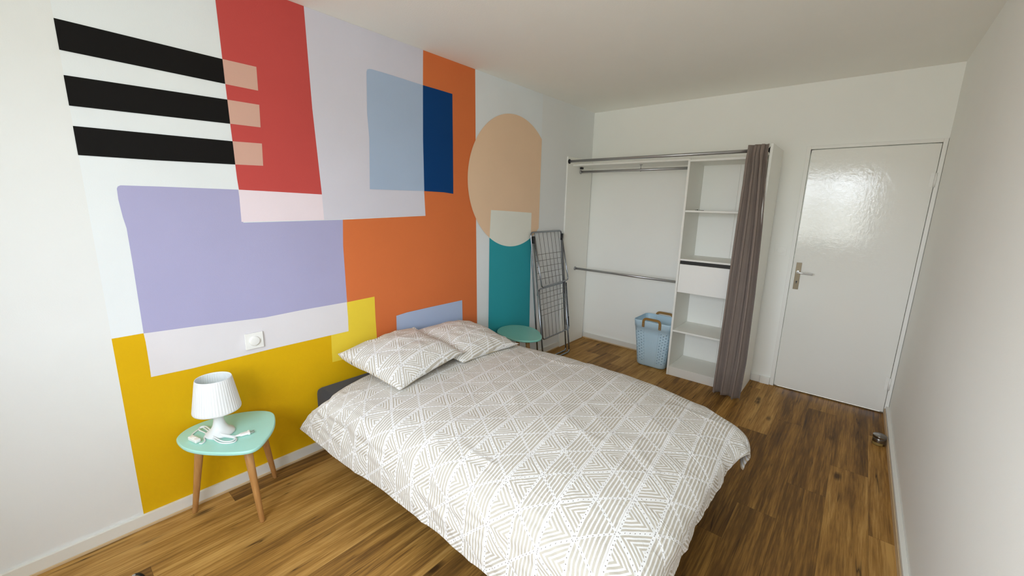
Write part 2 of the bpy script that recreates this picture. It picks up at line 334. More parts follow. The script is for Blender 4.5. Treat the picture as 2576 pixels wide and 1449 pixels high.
MURAL=[
 ('yellow',[(0.17,0.948),(0.277,0.949),(0.497,0.94),(0.973,0.93),(1.252,0.93),(1.249,0.706),(1.248,0.555),(1.464,0.549),(1.464,0.06),(0.171,0.06)]),
 ('orange',[(1.252,1.448),(1.883,1.468),(1.862,1.644),(1.89,2.568),(2.38,2.568),(2.386,2.209),(2.394,1.602),(2.416,0.564),(2.416,0.42),(1.464,0.481),(1.449,0.642),(1.319,0.812),(1.252,0.93),(1.248,1.292)]),
 ('pale_yellow',[(1.239,0.93),(1.252,0.93),(1.446,0.936),(1.446,0.787),(1.45,0.639),(1.464,0.549),(1.132,0.56),(1.133,0.642),(1.136,0.746)]),
 ('purple',[(0.267,1.591),(0.271,1.6),(0.28,1.605),(0.407,1.606),(0.715,1.605),(0.722,1.44),(1.013,1.444),(1.256,1.448),(1.248,1.292),(1.25,1.11),(1.251,0.925),(1.068,0.927),(0.776,0.923),(0.497,0.938),(0.276,0.946),(0.277,1.129),(0.278,1.268),(0.277,1.424),(0.271,1.472),(0.266,1.545)]),
 ('white_strip',[(0.276,0.948),(0.497,0.939),(0.776,0.924),(0.973,0.93),(1.25,0.931),(1.252,0.825),(1.25,0.738),(0.825,0.738),(0.431,0.731),(0.277,0.735),(0.278,0.791),(0.278,0.85),(0.278,0.907)]),
 ('lavender',[(1.11,2.568),(1.113,2.329),(1.117,2.061),(1.134,1.683),(1.138,1.595),(1.141,1.449),(1.883,1.469),(1.875,1.643),(1.873,1.916),(1.881,2.347),(1.89,2.568)]),
 ('pink',[(0.717,1.605),(0.903,1.601),(1.138,1.595),(1.141,1.449),(0.89,1.446),(0.714,1.444)]),
 ('red',[(0.705,2.568),(0.708,2.208),(0.709,2.097),(0.71,2.028),(0.711,1.918),(0.713,1.837),(0.714,1.727),(0.715,1.658),(0.718,1.605),(0.903,1.601),(1.138,1.595),(1.134,1.683),(1.117,2.061),(1.113,2.329),(1.11,2.568)]),
 ('black',[(0.171,2.21),(0.708,2.207),(0.708,2.098),(0.399,2.1),(0.171,2.101)]),
 ('black',[(0.17,2.012),(0.71,2.028),(0.711,1.918),(0.17,1.902)]),
 ('black',[(0.17,1.827),(0.713,1.837),(0.714,1.727),(0.406,1.719),(0.17,1.717)]),
 ('peach_block',[(0.708,2.207),(0.852,2.208),(0.85,2.097),(0.709,2.097)]),
 ('peach_block',[(0.71,2.028),(0.849,2.03),(0.845,1.921),(0.711,1.918)]),
 ('peach_block',[(0.713,1.837),(0.844,1.842),(0.84,1.731),(0.714,1.727)]),
 ('light_blue',[(1.46,2.33),(1.465,2.344),(1.479,2.351),(1.498,2.353),(1.586,2.353),(1.881,2.346),(1.873,1.996),(1.875,1.643),(1.447,1.638),(1.459,1.946),(1.452,2.091)]),
 ('dark_blue',[(1.881,2.346),(2.008,2.346),(2.146,2.344),(2.148,2.003),(2.149,1.633),(2.057,1.641),(1.875,1.643),(1.873,1.996)]),
 ('arch_blue',[(1.608,0.771),(1.694,0.779),(1.913,0.781),(2.157,0.781),(2.239,0.781),(2.243,0.622),(2.245,0.453),(1.604,0.517),(1.607,0.637)]),
 ('peach',[(2.809,2.317),(2.691,2.286),(2.602,2.244),(2.493,2.166),(2.391,2.053),(2.335,1.936),(2.301,1.797),(2.301,1.692),(2.318,1.6),(2.341,1.532),(2.37,1.475),(2.41,1.4),(2.46,1.339),(2.557,1.261),(2.639,1.225),(2.741,1.197),(2.832,1.187),(2.957,1.194),(3.054,1.218),(3.135,1.255),(3.223,1.318),(3.256,1.354),(3.257,1.623),(3.26,1.994),(3.26,2.146),(3.154,2.225),(3.062,2.281),(2.977,2.314),(2.886,2.324)]),
 ('teal',[(2.557,1.272),(2.556,0.851),(2.56,0.484),(2.56,0.35),(3.158,0.35),(3.161,0.37),(3.155,0.659),(3.134,1.26)]),
 ('white_square',[(2.571,1.513),(2.835,1.503),(3.134,1.489),(3.136,1.256),(3.054,1.218),(2.957,1.194),(2.832,1.187),(2.741,1.197),(2.639,1.225),(2.557,1.261)]),
]

CYc, CZc, CR = 2.868, 1.7555, 0.5685
arc = lambda a0, a1, n: [(CYc + CR * math.cos(math.radians(a0 + (a1 - a0) * i / n)), CZc + CR * math.sin(math.radians(a0 + (a1 - a0) * i / n))) for i in range(n + 1)]
dg = lambda y, s: math.degrees(math.atan2(s * math.sqrt(CR * CR - (y - CYc) ** 2), y - CYc))
MURAL = [m_ for m_ in MURAL if m_[0] not in ('peach', 'teal', 'white_square')]
MURAL += [('teal', [(2.557, 1.35), (2.557, 0.35), (3.158, 0.35), (3.136, 1.35)]), ('peach', arc(dg(3.257, 1), 360 + dg(3.257, -1), 120)),
          ('white_square', [(2.571, 1.513), (2.835, 1.503), (3.134, 1.489)] + arc(dg(3.134, -1), dg(2.557, -1), 48))]
names_ = ['base'] + [n for n, _ in MURAL]
mats_, idx_ = [], {}
for n in names_:
    if n not in idx_: idx_[n] = len(mats_); mats_.append(M['mural_' + n])
bm = bmesh.new()
def wall_poly(pts, x, mi):
    vs = [bm.verts.new((x, a, b)) for a, b in pts]; f = bm.faces.new(vs); f.material_index = mi
    f.normal_update()
    if f.normal.x < 0: f.normal_flip()
wall_poly([(0.171, 0.05), (3.257, 0.05), (3.257, H - 0.0005), (0.171, H - 0.0005)], 0.0003, 0)
for i_, (n, pts) in enumerate(MURAL): wall_poly([(a, min(b, H - 0.0005)) for a, b in pts], 0.0005 + 0.0002 * i_, idx_[n])
mu = new_obj('painted_mural', bm, mats_, wl)
mu['label'] = 'geometric mural of overlapping coloured blocks painted on the wall'

# baseboards: painted board with a beige strip at its foot
def baseboard(name, x0, x1, y0, y1, side, segs=None):
    bm = bmesh.new(); box(bm, x0, x1, y0, y1, 0.0, 0.066, bev=0.002)
    o = sharp(new_obj(name, bm, M['board']), 50); o['kind'] = 'structure'
    e = 0.006; bm = bmesh.new()
    if side == 'L': box(bm, x1, x1 + e, y0, y1, 0, 0.014, bev=0.002)
    if side == 'R': box(bm, x0 - e, x0, y0, y1, 0, 0.046, bev=0.002)
    if side == 'F': box(bm, x0, x1, y0 - e, y0, 0, 0.014, bev=0.002)
    s = sharp(new_obj('wood_strip', bm, M['strip'], o), 50); s['label'] = 'beige wood strip'
baseboard('baseboard_left', 0, 0.015, YN, 3.695, 'L')
baseboard('baseboard_right', W - 0.02, W, YN, D, 'R')
baseboard('baseboard_far', 0.0215, 1.192, D - 0.015, D, 'F')
bm = bmesh.new(); box(bm, 1.832, 1.905, D - 0.012, D, 0, 0.066, bev=0.002); box(bm, 1.907, 1.984, D - 0.022, D, 0, 0.066, bev=0.002)
sharp(new_obj('baseboard_beside_door', bm, M['trim']), 50)['kind'] = 'structure'
baseboard('baseboard_near', 0.02, W - 0.025, YN, YN + 0.015, 'N')

# door
dr = thing('door_1', 'white gloss painted door with a metal lever handle', 'door', (0, 0, 0), kind='structure')
bm = bmesh.new(); y0 = D - 0.012
box(bm, DX0, 2.016, y0, D + 0.09, 0, DZ1, bev=0.002); box(bm, 2.768, DX1, y0, D + 0.09, 0, DZ1, bev=0.002); box(bm, 2.016, 2.768, y0, D + 0.09, 2.056, DZ1, bev=0.002)
box(bm, 2.012, 2.034, D + 0.034, D + 0.09, 0, 2.06); box(bm, 2.750, 2.772, D + 0.034, D + 0.09, 0, 2.06); box(bm, 2.016, 2.768, D + 0.034, D + 0.09, 2.035, 2.06)
sharp(new_obj('door_frame', bm, M['trim'], dr), 50)
leaf = box_obj('door_leaf', (2.0225, 2.765, D - 0.008, D + 0.032, 0.012, 2.050), M['door'], dr, 0.002)
bm = bmesh.new(); box(bm, 2.017, 2.767, D - 0.002, D + 0.09, 0.0, 0.006, bev=0.001)
th_ = new_obj('threshold', bm, M['aged'], dr); th_['label'] = 'worn grey threshold bar'
yf = D - 0.008
bm = bmesh.new(); box(bm, 2.044, 2.082, yf - 0.004, yf, 0.905, 1.135, bev=0.0012)
hp = sharp(new_obj('handle_plate', bm, M['aged'], leaf), 50); hp['label'] = 'tarnished metal handle plate'
bm = bmesh.new()
tube(bm, [(2.063, yf, 1.055), (2.063, yf - 0.010, 1.055)], 0.012, 20); tube(bm, fillet([(2.063, yf - 0.008, 1.055), (2.063, yf - 0.052, 1.055), (2.170, yf - 0.052, 1.049)], 0.012), 0.0085, 14)
lv = new_obj('lever_handle', bm, M['handle'], leaf); lv['label'] = 'polished silver lever'
bm = bmesh.new(); tube(bm, [(2.063, yf - 0.003, 0.972), (2.063, yf - 0.0055, 0.972)], 0.006, 14); box(bm, 2.0605, 2.0655, yf - 0.0055, yf - 0.003, 0.955, 0.972)
new_obj('keyhole', bm, M['black_plastic'], leaf)
for hz in (1.80, 0.25):
    bm = bmesh.new(); tube(bm, [(2.768, yf - 0.006, hz - 0.05), (2.768, yf - 0.006, hz + 0.05)], 0.007, 12)
    tube(bm, [(2.768, yf - 0.006, hz + 0.002), (2.768, yf - 0.006, hz - 0.002)], 0.0085, 12)
    box(bm, 2.740, 2.768, yf - 0.003, yf, hz - 0.05, hz + 0.05, bev=0.001)
    new_obj('hinge', bm, M['trim'], dr)

# ---------------------------------------------------------------- switches
sw = thing('wall_dimmer', 'square white wall dimmer with raised round knob above the bedside lamp', 'switch', (0.0045, 0.711, 0.809))
box_obj('cover_plate', (-0.001, 0.010, -0.044, 0.044, -0.044, 0.044), M['switch'], sw, 0.0025)
bm = bmesh.new(); lathe(bm, [(0, 0.020), (0.020, 0.020), (0.0245, 0.0185), (0.026, 0.015), (0.027, 0.009)], 48)
bmesh.ops.rotate(bm, verts=bm.verts, cent=(0, 0, 0), matrix=Matrix.Rotation(math.radians(90), 3, 'Y')); new_obj('knob', bm, M['switch'], sw)
sw = thing('wall_dimmer', 'cream wall dimmer with flat round dial between wardrobe and door', 'switch', (1.914, D, 1.226))
box_obj('cover_plate', (-0.045, 0.045, -0.006, 0, -0.045, 0.045), M['wall'], sw, 0.002)
bm = bmesh.new(); lathe(bm, [(0, 0.010), (0.022, 0.010), (0.0245, 0.009), (0.0255, 0.005)], 48); lathe(bm, [(0.0275, 0.0055), (0.0275, 0.0068), (0.0262, 0.0068), (0.0262, 0.0055)], 48)
bmesh.ops.rotate(bm, verts=bm.verts, cent=(0, 0, 0), matrix=Matrix.Rotation(math.radians(90), 3, 'X')); new_obj('dial', bm, M['wall'], sw)

# ---------------------------------------------------------------- wardrobe
wd = thing('open_wardrobe', 'white open wardrobe with rails, shelf tower and drawer along the far wall', 'wardrobe', (0, 0, 0))
WB = M['white_board']; YB, YW = 4.195, 3.700
def wp(name, d, mat=WB, bev=0.001): return box_obj(name, d, mat, wd, bev)
wp('side_panel', (0.0025, 0.0205, YW, YB, 0.0, 2.060)); wp('side_panel', (1.812, 1.830, YW, YB, 0.0, 2.056))
wp('divider', (1.195, 1.213, 3.785, YB, 0.0, 1.984)); wp('divider', (1.792, 1.810, 3.785, YB, 0.0, 1.984))
wp('top_shelf', (0.0205, 1.195, 3.800, YB, 1.972, 1.990)); wp('tower_top', (1.213, 1.792, 3.786, YB, 1.960, 1.978))
TX0, TX1 = 1.2135, 1.7915
for z in (1.532, 1.102, 0.432): wp('shelf', (TX0, TX1, 3.787, YB - 0.006, z, z + 0.016))
wp('bottom_shelf', (TX0, TX1, 3.786, YB - 0.006, 0.068, 0.086)); wp('plinth', (TX0, TX1, 3.790, 3.806, 0.0, 0.067))
wp('back_panel', (TX0, 1.5253, YB - 0.006, YB - 0.001, 0.0, 1.960), M['drawer']); wp('back_panel', (1.5260, TX1, YB - 0.006, YB - 0.001, 0.0, 1.960), M['drawer'])
dw = wp('drawer', (TX0 + 0.003, TX1 - 0.003, 3.783, 3.801, 0.812, 1.070), M['drawer'], 0.0015); dw['label'] = 'plain white drawer front'
bm = bmesh.new(); box(bm, TX0 + 0.012, TX1 - 0.012, 3.801, YB - 0.03, 0.82, 1.0); new_obj('drawer_box', bm, WB, dw)
g_ = wp('drawer_gap_shade', (TX0, TX1, 3.800, 3.815, 1.071, 1.1015), M['gap_shade'], 0); g_['label'] = 'dark strip painted as the shade in the finger gap'  # solid dark strip fills the gap, its colour stands in for shade
def rail(name, x0, x1, y, z, r, lab=None):
    bm = bmesh.new(); tube(bm, [(x0 + 0.002, y, z), (x1 - 0.002, y, z)], r, 20)
    o = new_obj(name, bm, M['chrome'], wd)
    for xe, s in ((x0, 1), (x1, -1)):
        bm = bmesh.new(); tube(bm, [(xe, y, z), (xe + s * 0.006, y, z)], r * 1.75, 20); tube(bm, [(xe, y, z), (xe + s * 0.014, y, z)], r * 1.18, 20)
        f = new_obj('rail_flange', bm, M['black_plastic'] if name == 'curtain_rod' else M['chrome'], o)
    return o
rail('curtain_rod', 0.0205, 1.812, 3.722, 2.012, 0.0135); rail('hanging_rail', 0.0205, 1.195, 3.955, 1.922, 0.0125); rail('hanging_rail', 0.0205, 1.195, 3.944, 0.874, 0.0125)
bm = bmesh.new(); tube(bm, [(0.697, 3.955, 1.972), (0.697, 3.955, 1.934)], 0.003, 8); tube(bm, [(0.697, 3.955, 1.972), (0.697, 3.955, 1.966)], 0.014, 14)
tube(bm, [(0.697, 3.955 + 0.016 * math.cos(a * math.pi / 12), 1.922 + 0.016 * math.sin(a * math.pi / 12)) for a in range(24)], 0.0025, 8, closed=True)
new_obj('rail_hanger', bm, M['chrome'], wd)
wp('rail_block', (0.0205, 0.045, 3.940, 3.974, 1.951, 1.9715), M['black_plastic'], 0.002)
for z_ in (1.60, 0.94, 0.36):
    pass
bm = bmesh.new(); box(bm, 0, 0.075, 0, 0.012, 0, 0.0035, bev=0.001); tube(bm, [(0.02, 0.006, 0.0035), (0.02, 0.006, 0.007)], 0.005, 10)
kb = new_obj('metal_fitting', bm, M['black_plastic']); kb.location = (1.250, 3.93, 1.5482)
tag(kb, 'small dark metal fitting lying on the upper wardrobe shelf', 'fitting')

# ---------------------------------------------------------------- curtain
def curtain():
    NU, NV = 300, 90; bm = bmesh.new(); rows = []
    rnd = random.Random(4)
    cz = [0.0, 0.35, 0.9, 1.45, 1.8, 2.0, 2.053]
    xl = [1.640, 1.644, 1.646, 1.648, 1.654, 1.657, 1.658]; xr = [1.862, 1.872, 1.862, 1.842, 1.815, 1.803, 1.803]
    def ip(t, a):
        for i in range(len(cz) - 1):
            if t <= cz[i + 1]: f = (t - cz[i]) / (cz[i + 1] - cz[i]); return a[i] + (a[i + 1] - a[i]) * f
        return a[-1]
    for j in range(NV + 1):
        z = 0.022 + (2.053 - 0.022) * j / NV; h = (z - 0.022) / 2.03
        row = []
        x0, x1 = ip(z, xl), ip(z, xr); yb = 3.640 + 0.055 * min(1, h * 1.3)
        for i in range(NU + 1):
            u = i / NU
            ph = u * 3.7 * 2 * math.pi + 0.9 + 1.3 * math.sin(u * 5.5 + 0.4) + 0.35 * math.sin(h * 3.5 + u * 4)
            a = 0.036 * (1 - 0.35 * max(0, h - 0.7) / 0.3) * (0.6 + 0.55 * math.sin(u * 9 + 1.3) ** 2)
            s = math.sin(ph); s = math.copysign(abs(s) ** 0.8, s)
            y = yb + a * s
            x = x0 + (x1 - x0) * u + 0.015 * math.sin(2 * ph + 0.5) * (1 - u * 0.2) * min(1, 8 * u, 8 * (1 - u))
            top = max(0, (h - 0.80) / 0.20)
            if top > 0:
                g = math.sin(u * 52 + 3 * h) * 0.007 * top + 0.012 * top * noise.noise(Vector((u * 9 + h * 12, h * 14, 3)))
                y += g; x += 0.010 * top * noise.noise(Vector((u * 7, h * 16 - u * 10, 7)))
                if top > 0.85: y += (3.712 - y) * (top - 0.85) / 0.15 * 0.35
            y += 0.005 * noise.noise(Vector((u * 10, h * 4, 1)))
            row.append(bm.verts.new((x, y, z + 0.008 * math.sin(u * 7) * (1 - h) ** 6)))
        rows.append(row)
    for a, b in zip(rows, rows[1:]):
        for i in range(NU): bm.faces.new((a[i], a[i + 1], b[i + 1], b[i])).smooth = True
    o = new_obj('curtain', bm, M['curtain']); m = o.modifiers.new('thickness', 'SOLIDIFY'); m.thickness = 0.0022; m.offset = 0
    tag(o, 'long taupe curtain gathered at the right end of the wardrobe', 'curtain')
curtain()

# ---------------------------------------------------------------- laundry basket
def basket():
    t = thing('laundry_basket', 'pale blue perforated plastic laundry basket with tan handles on the wardrobe floor', 'basket', (1.006, 3.968, 0))
    k = NT('perforated_blue_plastic'); u, v, _ = k.sep(k.coord('UV'))
    row = k.math('FLOOR', k.math('DIVIDE', u, 0.0262)); sh = k.math('MULTIPLY', k.math('FLOORED_MODULO', row, 2.0), 0.5)
    du = k.math('MULTIPLY', k.math('SUBTRACT', k.math('FRACT', k.math('DIVIDE', u, 0.0262)), 0.5), 0.0262)
    dv = k.math('MULTIPLY', k.math('SUBTRACT', k.math('FRACT', k.math('ADD', k.math('DIVIDE', v, 0.0305), sh)), 0.5), 0.0305)
    hole = k.math('LESS_THAN', k.math('ADD', k.math('POWER', du, 2.0), k.math('POWER', dv, 2.0)), 0.0048 ** 2)
    P4 = 0.62
    fc = k.math('ABSOLUTE', k.math('SUBTRACT', k.math('FLOORED_MODULO', k.math('ADD', u, P4 / 2), P4), P4 / 2))
    ok = k.math('MULTIPLY', k.math('GREATER_THAN', fc, 0.074), k.math('MULTIPLY', k.math('GREATER_THAN', v, 0.05), k.math('LESS_THAN', v, 0.375)))
    al = k.math('SUBTRACT', 1.0, k.math('MULTIPLY', hole, ok)); k.put(k.b, 'Alpha', al)
    ridge = k.math('LESS_THAN', k.math('ABSOLUTE', k.math('SUBTRACT', fc, 0.070)), 0.0012)
    base = lin((188, 216, 232))
    k.bump(ridge, 0.5, 0.001); mat = k.fin(k.mix(k.math('MULTIPLY', ridge, 0.25), base, lin((120, 142, 160))), 0.4, 0, 0.4)
    def sec(hx, hy, r, n=10):
        pts = []
        for cx, cy, a0 in ((hx - r, -hy + r, -90), (hx - r, hy - r, 0), (-hx + r, hy - r, 90), (-hx + r, -hy + r, 180)):
            for j in range(n + 1): a = math.radians(a0 + 90 * j / n); pts.append((cx + r * math.cos(a), cy + r * math.sin(a)))
        # start in the middle of the front side
        pts.insert(0, (0, -hy)); pts.append((0, -hy)); return pts
    bm = bmesh.new(); uvl = bm.loops.layers.uv.new('UVMap'); rows = []; us = []
    prof = [(0.120, 0.105, 0.000, 0.04), (0.138, 0.126, 0.006, 0.05), (0.145, 0.133, 0.020, 0.05), (0.152, 0.139, 0.10, 0.05), (0.163, 0.148, 0.22, 0.048), (0.175, 0.157, 0.34, 0.046), (0.181, 0.161, 0.400, 0.044), (0.183, 0.163, 0.401, 0.044), (0.188, 0.167, 0.455, 0.042), (0.190, 0.169, 0.470, 0.042), (0.188, 0.167, 0.474, 0.04)]
    ref = sec(0.168, 0.152, 0.045); cum = [0]
    for a, b in zip(ref, ref[1:]): cum.append(cum[-1] + math.hypot(b[0] - a[0], b[1] - a[1]))
    sc = 2 * P4 / cum[-1]; cum = [c * sc for c in cum]
    zz = 0; vv = [p[2] for p in prof]
    for hx, hy, z, r in prof: rows.append([bm.verts.new((x, y, z)) for x, y in sec(hx, hy, r)])
    for j, (a, b) in enumerate(zip(rows, rows[1:])):
        for i in range(len(a) - 1):
            f = bm.faces.new((a[i], a[i + 1], b[i + 1], b[i])); f.smooth = True
            for l, (uu, v_) in zip(f.loops, ((cum[i], vv[j]), (cum[i + 1], vv[j]), (cum[i + 1], vv[j + 1]), (cum[i], vv[j + 1]))): l[uvl].uv = (uu, v_)
    f = bm.faces.new(rows[0][:-1][::-1])
    bmesh.ops.remove_doubles(bm, verts=bm.verts, dist=1e-6)
    o = new_obj('basket_body', bm, mat, t); md = o.modifiers.new('wall', 'SOLIDIFY'); md.thickness = 0.003; md.offset = -1
    for s in (-1, 1):
        yy = s * 0.172; bm = bmesh.new()
        cl = fillet([(-0.082, yy, 0.412), (-0.082, yy, 0.498), (0.082, yy, 0.498), (0.082, yy, 0.412)], 0.035, 6)
        out = []; hw = 0.0115
        for i, p in enumerate(cl):
            tg = (cl[min(i + 1, len(cl) - 1)] - cl[max(i - 1, 0)]).normalized(); nn = Vector((tg.z, 0, -tg.x)) * hw
            out.append([bm.verts.new(p + nn * a + Vector((0, b, 0))) for a, b in ((1, -0.004), (-1, -0.004), (-1, 0.004), (1, 0.004))])
        for a, b in zip(out, out[1:]):
            for q in range(4): bm.faces.new((a[q], a[(q + 1) % 4], b[(q + 1) % 4], b[q]))
        bm.faces.new(out[0][::-1]); bm.faces.new(out[-1]); bmesh.ops.recalc_face_normals(bm, faces=bm.faces)
        h_ = sharp(new_obj('handle', bm, M['tan'], t), 60); h_['label'] = 'tan handle strap'
        for rx in (-0.082, 0.082):
            for rz_ in (0.422, 0.443):
                bm = bmesh.new(); y1_ = yy + s * 0.003
                tube(bm, [(rx, y1_, rz_), (rx, y1_ + s * 0.004, rz_)], 0.0045, 12); new_obj('rivet', bm, M['chrome'], h_)
basket()

# ---------------------------------------------------------------- folding clothes rack leaning on the left wall
def rack():
    t = thing('clothes_drying_rack', 'folded metal clothes drying rack leaning on the wall beside the wardrobe', 'drying rack', (0, 0, 0))
    LX = lambda z: 0.135 - 0.082 * z
    def pt(y, z, o=0.0): return (LX(z) + 0.004 + o, y, z)
    DC = M['dark_chrome']
    bm = bmesh.new(); tube(bm, fillet([pt(3.097, 1.305), pt(3.612, 1.308), pt(3.655, 0.009), pt(3.145, 0.009)], 0.035, 6, closed=True), 0.0085, 12, closed=True)
    new_obj('main_frame', bm, DC, t)
    bm = bmesh.new(); tube(bm, fillet([pt(3.118, 1.20, 0.018), pt(3.165, 0.009, 0.055), pt(3.638, 0.009, 0.055), pt(3.598, 1.20, 0.018)], 0.035, 6), 0.0085, 12)
    new_obj('leg_frame', bm, DC, t)
    bm = bmesh.new(); tube(bm, fillet([pt(3.128, 1.245, 0.018), pt(3.190, 0.770, 0.045), pt(3.662, 0.792, 0.045), pt(3.602, 1.245, 0.018)], 0.03, 6), 0.007, 12)
    up = new_obj('upper_wing', bm, DC, t)
    bm = bmesh.new()
    for i in range(7):
        f = (i + 0.8) / 7.6; tube(bm, [pt(3.10 + 0.51 * f, 1.302, 0.0), pt(3.175 + 0.475 * f, 0.785, 0.022)], 0.0022, 6)
    for i in range(5): z = 1.088 - 0.0605 * i; tube(bm, [pt(3.118 + (1.3 - z) * 0.08, z, 0.012), pt(3.60 + (1.3 - z) * 0.07, z + 0.004, 0.012)], 0.0022, 6)
    new_obj('wire_grid', bm, M['wire'], up)
    bm = bmesh.new(); tube(bm, fillet([pt(3.168, 0.752, 0.022), pt(3.655, 0.765, 0.022), pt(3.668, 0.255, 0.04), pt(3.185, 0.245, 0.04)], 0.03, 6, closed=True), 0.007, 12, closed=True)
    lo = new_obj('lower_wing', bm, DC, t)
    bm = bmesh.new()
    for i in range(7):
        f = (i + 0.8) / 7.6; tube(bm, [pt(3.172 + 0.485 * f, 0.757, 0.022), pt(3.186 + 0.48 * f, 0.250, 0.04)], 0.0022, 6)
    for i in range(5): z = 0.705 - 0.0555 * i; tube(bm, [pt(3.170, z, 0.026), pt(3.660, z + 0.01, 0.026)], 0.0022, 6)
    new_obj('wire_grid', bm, M['wire'], lo)
    for y, z, o_, hz in ((3.118, 1.235, 0.012, 0.035), (3.606, 1.245, 0.012, 0.035), (3.652, 0.345, 0.03, 0.05), (3.172, 0.715, 0.012, 0.03), (3.648, 0.70, 0.012, 0.06)):
        c = pt(y, z, o_); box_obj('plastic_joint', (c[0] - 0.012, c[0] + 0.014, c[1] - 0.010, c[1] + 0.010, z - hz, z + hz), M['black_plastic'], t, 0.004)
    return t
rack()

# ---------------------------------------------------------------- bedside tables
TOPN = [(.173, .313), (.118, .326), (.070, .372), (.047, .444), (.055, .525), (.088, .616), (.142, .684), (.205, .713), (.284, .697), (.372, .658), (.449, .600), (.500, .546), (.498, .499), (.442, .434), (.355, .366), (.268, .325)]
TOPF = [(.062, 2.621), (.022, 2.717), (.036, 2.815), (.085, 2.872), (.160, 2.903), (.261, 2.903), (.345, 2.865), (.418, 2.808), (.471, 2.752), (.504, 2.680), (.476, 2.600), (.415, 2.552), (.340, 2.528), (.219, 2.536), (.125, 2.565)]
def side_table(label, outline, legs, mat, zt):
    c = sum((Vector(p) for p in outline), Vector((0, 0))) / len(outline)
    t = thing('bedside_table', label, 'side table', (c.x, c.y, 0), group='bedside tables')
    sm = [(p.x, p.y) for p in smooth_path([(a - c.x, b - c.y, 0) for a, b in outline], 6, True)]
    bm = bmesh.new(); prism(bm, sm, zt - 0.018, zt, 0.007); top = sharp(new_obj('tabletop', bm, mat, t), 40)
    for (fx, fy), (tx, ty) in legs:
        bm = bmesh.new(); a, b = Vector((fx - c.x, fy - c.y, 0.0)), Vector((tx - c.x, ty - c.y, zt - 0.017))
        r0, r1 = 0.0115, 0.020; rings = []
        for q, rr in ((0, 0.010), (0.01, r0), (0.33, r0 + .003), (0.66, r0 + .006), (1, r1)):
            p = a.lerp(b, q); rings.append([bm.verts.new((p.x + rr * math.cos(k * math.pi / 10), p.y + rr * math.sin(k * math.pi / 10), p.z)) for k in range(20)])
        for A_, B_ in zip(rings, rings[1:]):
            for k in range(20): bm.faces.new((A_[k], A_[(k + 1) % 20], B_[(k + 1) % 20], B_[k])).smooth = True
        bm.faces.new(rings[0][::-1]); bm.faces.new(rings[-1]); new_obj('leg', bm, M['beech'], t)
    return t
ZT = 0.445
side_table('mint green three-legged bedside table under the white lamp', [(a * 0.985 - 0.030, b) for a, b in TOPN], [((.068, .350), (.140, .400)), ((.383, .552), (.330, .535)), ((.078, .722), (.150, .650))], M['mint'], ZT)
side_table('green three-legged bedside table behind the far pillow beside the drying rack', [(a * 0.985 - 0.008, b) for a, b in TOPF], [((.075, 2.62), (.14, 2.68)), ((.41, 2.68), (.335, 2.70)), ((.10, 2.86), (.15, 2.80))], M['sage'], ZT + 0.005)

# ---------------------------------------------------------------- table lamp with its coiled cord
LXc, LYc = 0.205, 0.468
lp = thing('table_lamp', 'white plastic table lamp with ribbed shade on the mint bedside table', 'lamp', (LXc, LYc, ZT))
bm = bmesh.new(); lathe(bm, [(0, 0), (0.058, 0), (0.0605, 0.002), (0.061, 0.005), (0.058, 0.012), (0.046, 0.020), (0.035, 0.032), (0.0275, 0.046), (0.023, 0.062), (0.0205, 0.080), (0.020, 0.100), (0.0215, 0.118), (0.027, 0.132), (0.031, 0.140), (0, 0.142)], 56)
new_obj('lamp_base', bm, M['lamp'], lp)
bm = bmesh.new(); NS = 384
rib = lambda k, z: 1 + (0.016 * abs(math.sin(k * math.pi / 8.0)) if 0.133 < z < 0.283 else 0)
lathe(bm, [(0.090, 0.126), (0.0965, 0.126), (0.098, 0.129), (0.0965, 0.136), (0.0955, 0.140), (0.0885, 0.185), (0.0805, 0.235), (0.0735, 0.279), (0.0730, 0.284), (0.0715, 0.288), (0.0695, 0.286), (0.0700, 0.279), (0.0850, 0.185), (0.0925, 0.136), (0.090, 0.126)], NS, rmod=rib)
new_obj('lamp_shade', bm, M['lamp'], lp)
bm = bmesh.new(); lathe(bm, [(0, 0.142), (0.014, 0.142), (0.017, 0.150), (0.017, 0.185), (0, 0.187)], 24)
for a in range(3):
    an = a * 2 * math.pi / 3 + 0.3; tube(bm, [(0.012 * math.cos(an), 0.012 * math.sin(an), 0.178), (0.088 * math.cos(an), 0.088 * math.sin(an), 0.170)], 0.0022, 8)
new_obj('bulb_holder', bm, M['lamp'], lp)
def tp(x, y, z=0.0036): return (x - LXc, y - LYc, z)
cpts = [tp(.160, .440, .008), tp(.165, .425, .006), tp(.200, .405), tp(.238, .398), tp(.252, .384), tp(.243, .377)]
bm = bmesh.new(); tube(bm, smooth_path(cpts, 8), 0.0032, 8)
c2 = [tp(.150, .366, .006), tp(.128, .376, .005), tp(.108, .398, .006), tp(.105, .418, .012), tp(.128, .425, .013), tp(.170, .428, .016), tp(.215, .440, .015), tp(.262, .462, .010), tp(.305, .492, .006), tp(.325, .500, .005), tp(.345, .488, .004), tp(.335, .462), tp(.302, .440), tp(.260, .430, .007), tp(.215, .424, .012), tp(.160, .414, .010), tp(.118, .404, .010), tp(.100, .415, .014), tp(.118, .432, .016), tp(.165, .436, .019), tp(.220, .447, .018), tp(.270, .470, .012), tp(.310, .497, .007), tp(.328, .497, .010), tp(.337, .478, .009), tp(.318, .455, .009), tp(.280, .440, .011), tp(.236, .432, .015), tp(.205, .430, .019), tp(.228, .446, .021), tp(.272, .475, .014), tp(.300, .500, .008), tp(.305, .515, .008)]
tube(bm, smooth_path(c2, 7), 0.0032, 8)
tie = [tp(.220, .425, .004), tp(.214, .430, .024), tp(.205, .440, .026), tp(.212, .447, .010), tp(.170, .452, .030), tp(.150, .462, .045), tp(.158, .455, .040)]
tube(bm, smooth_path(tie, 6), 0.0022, 8)
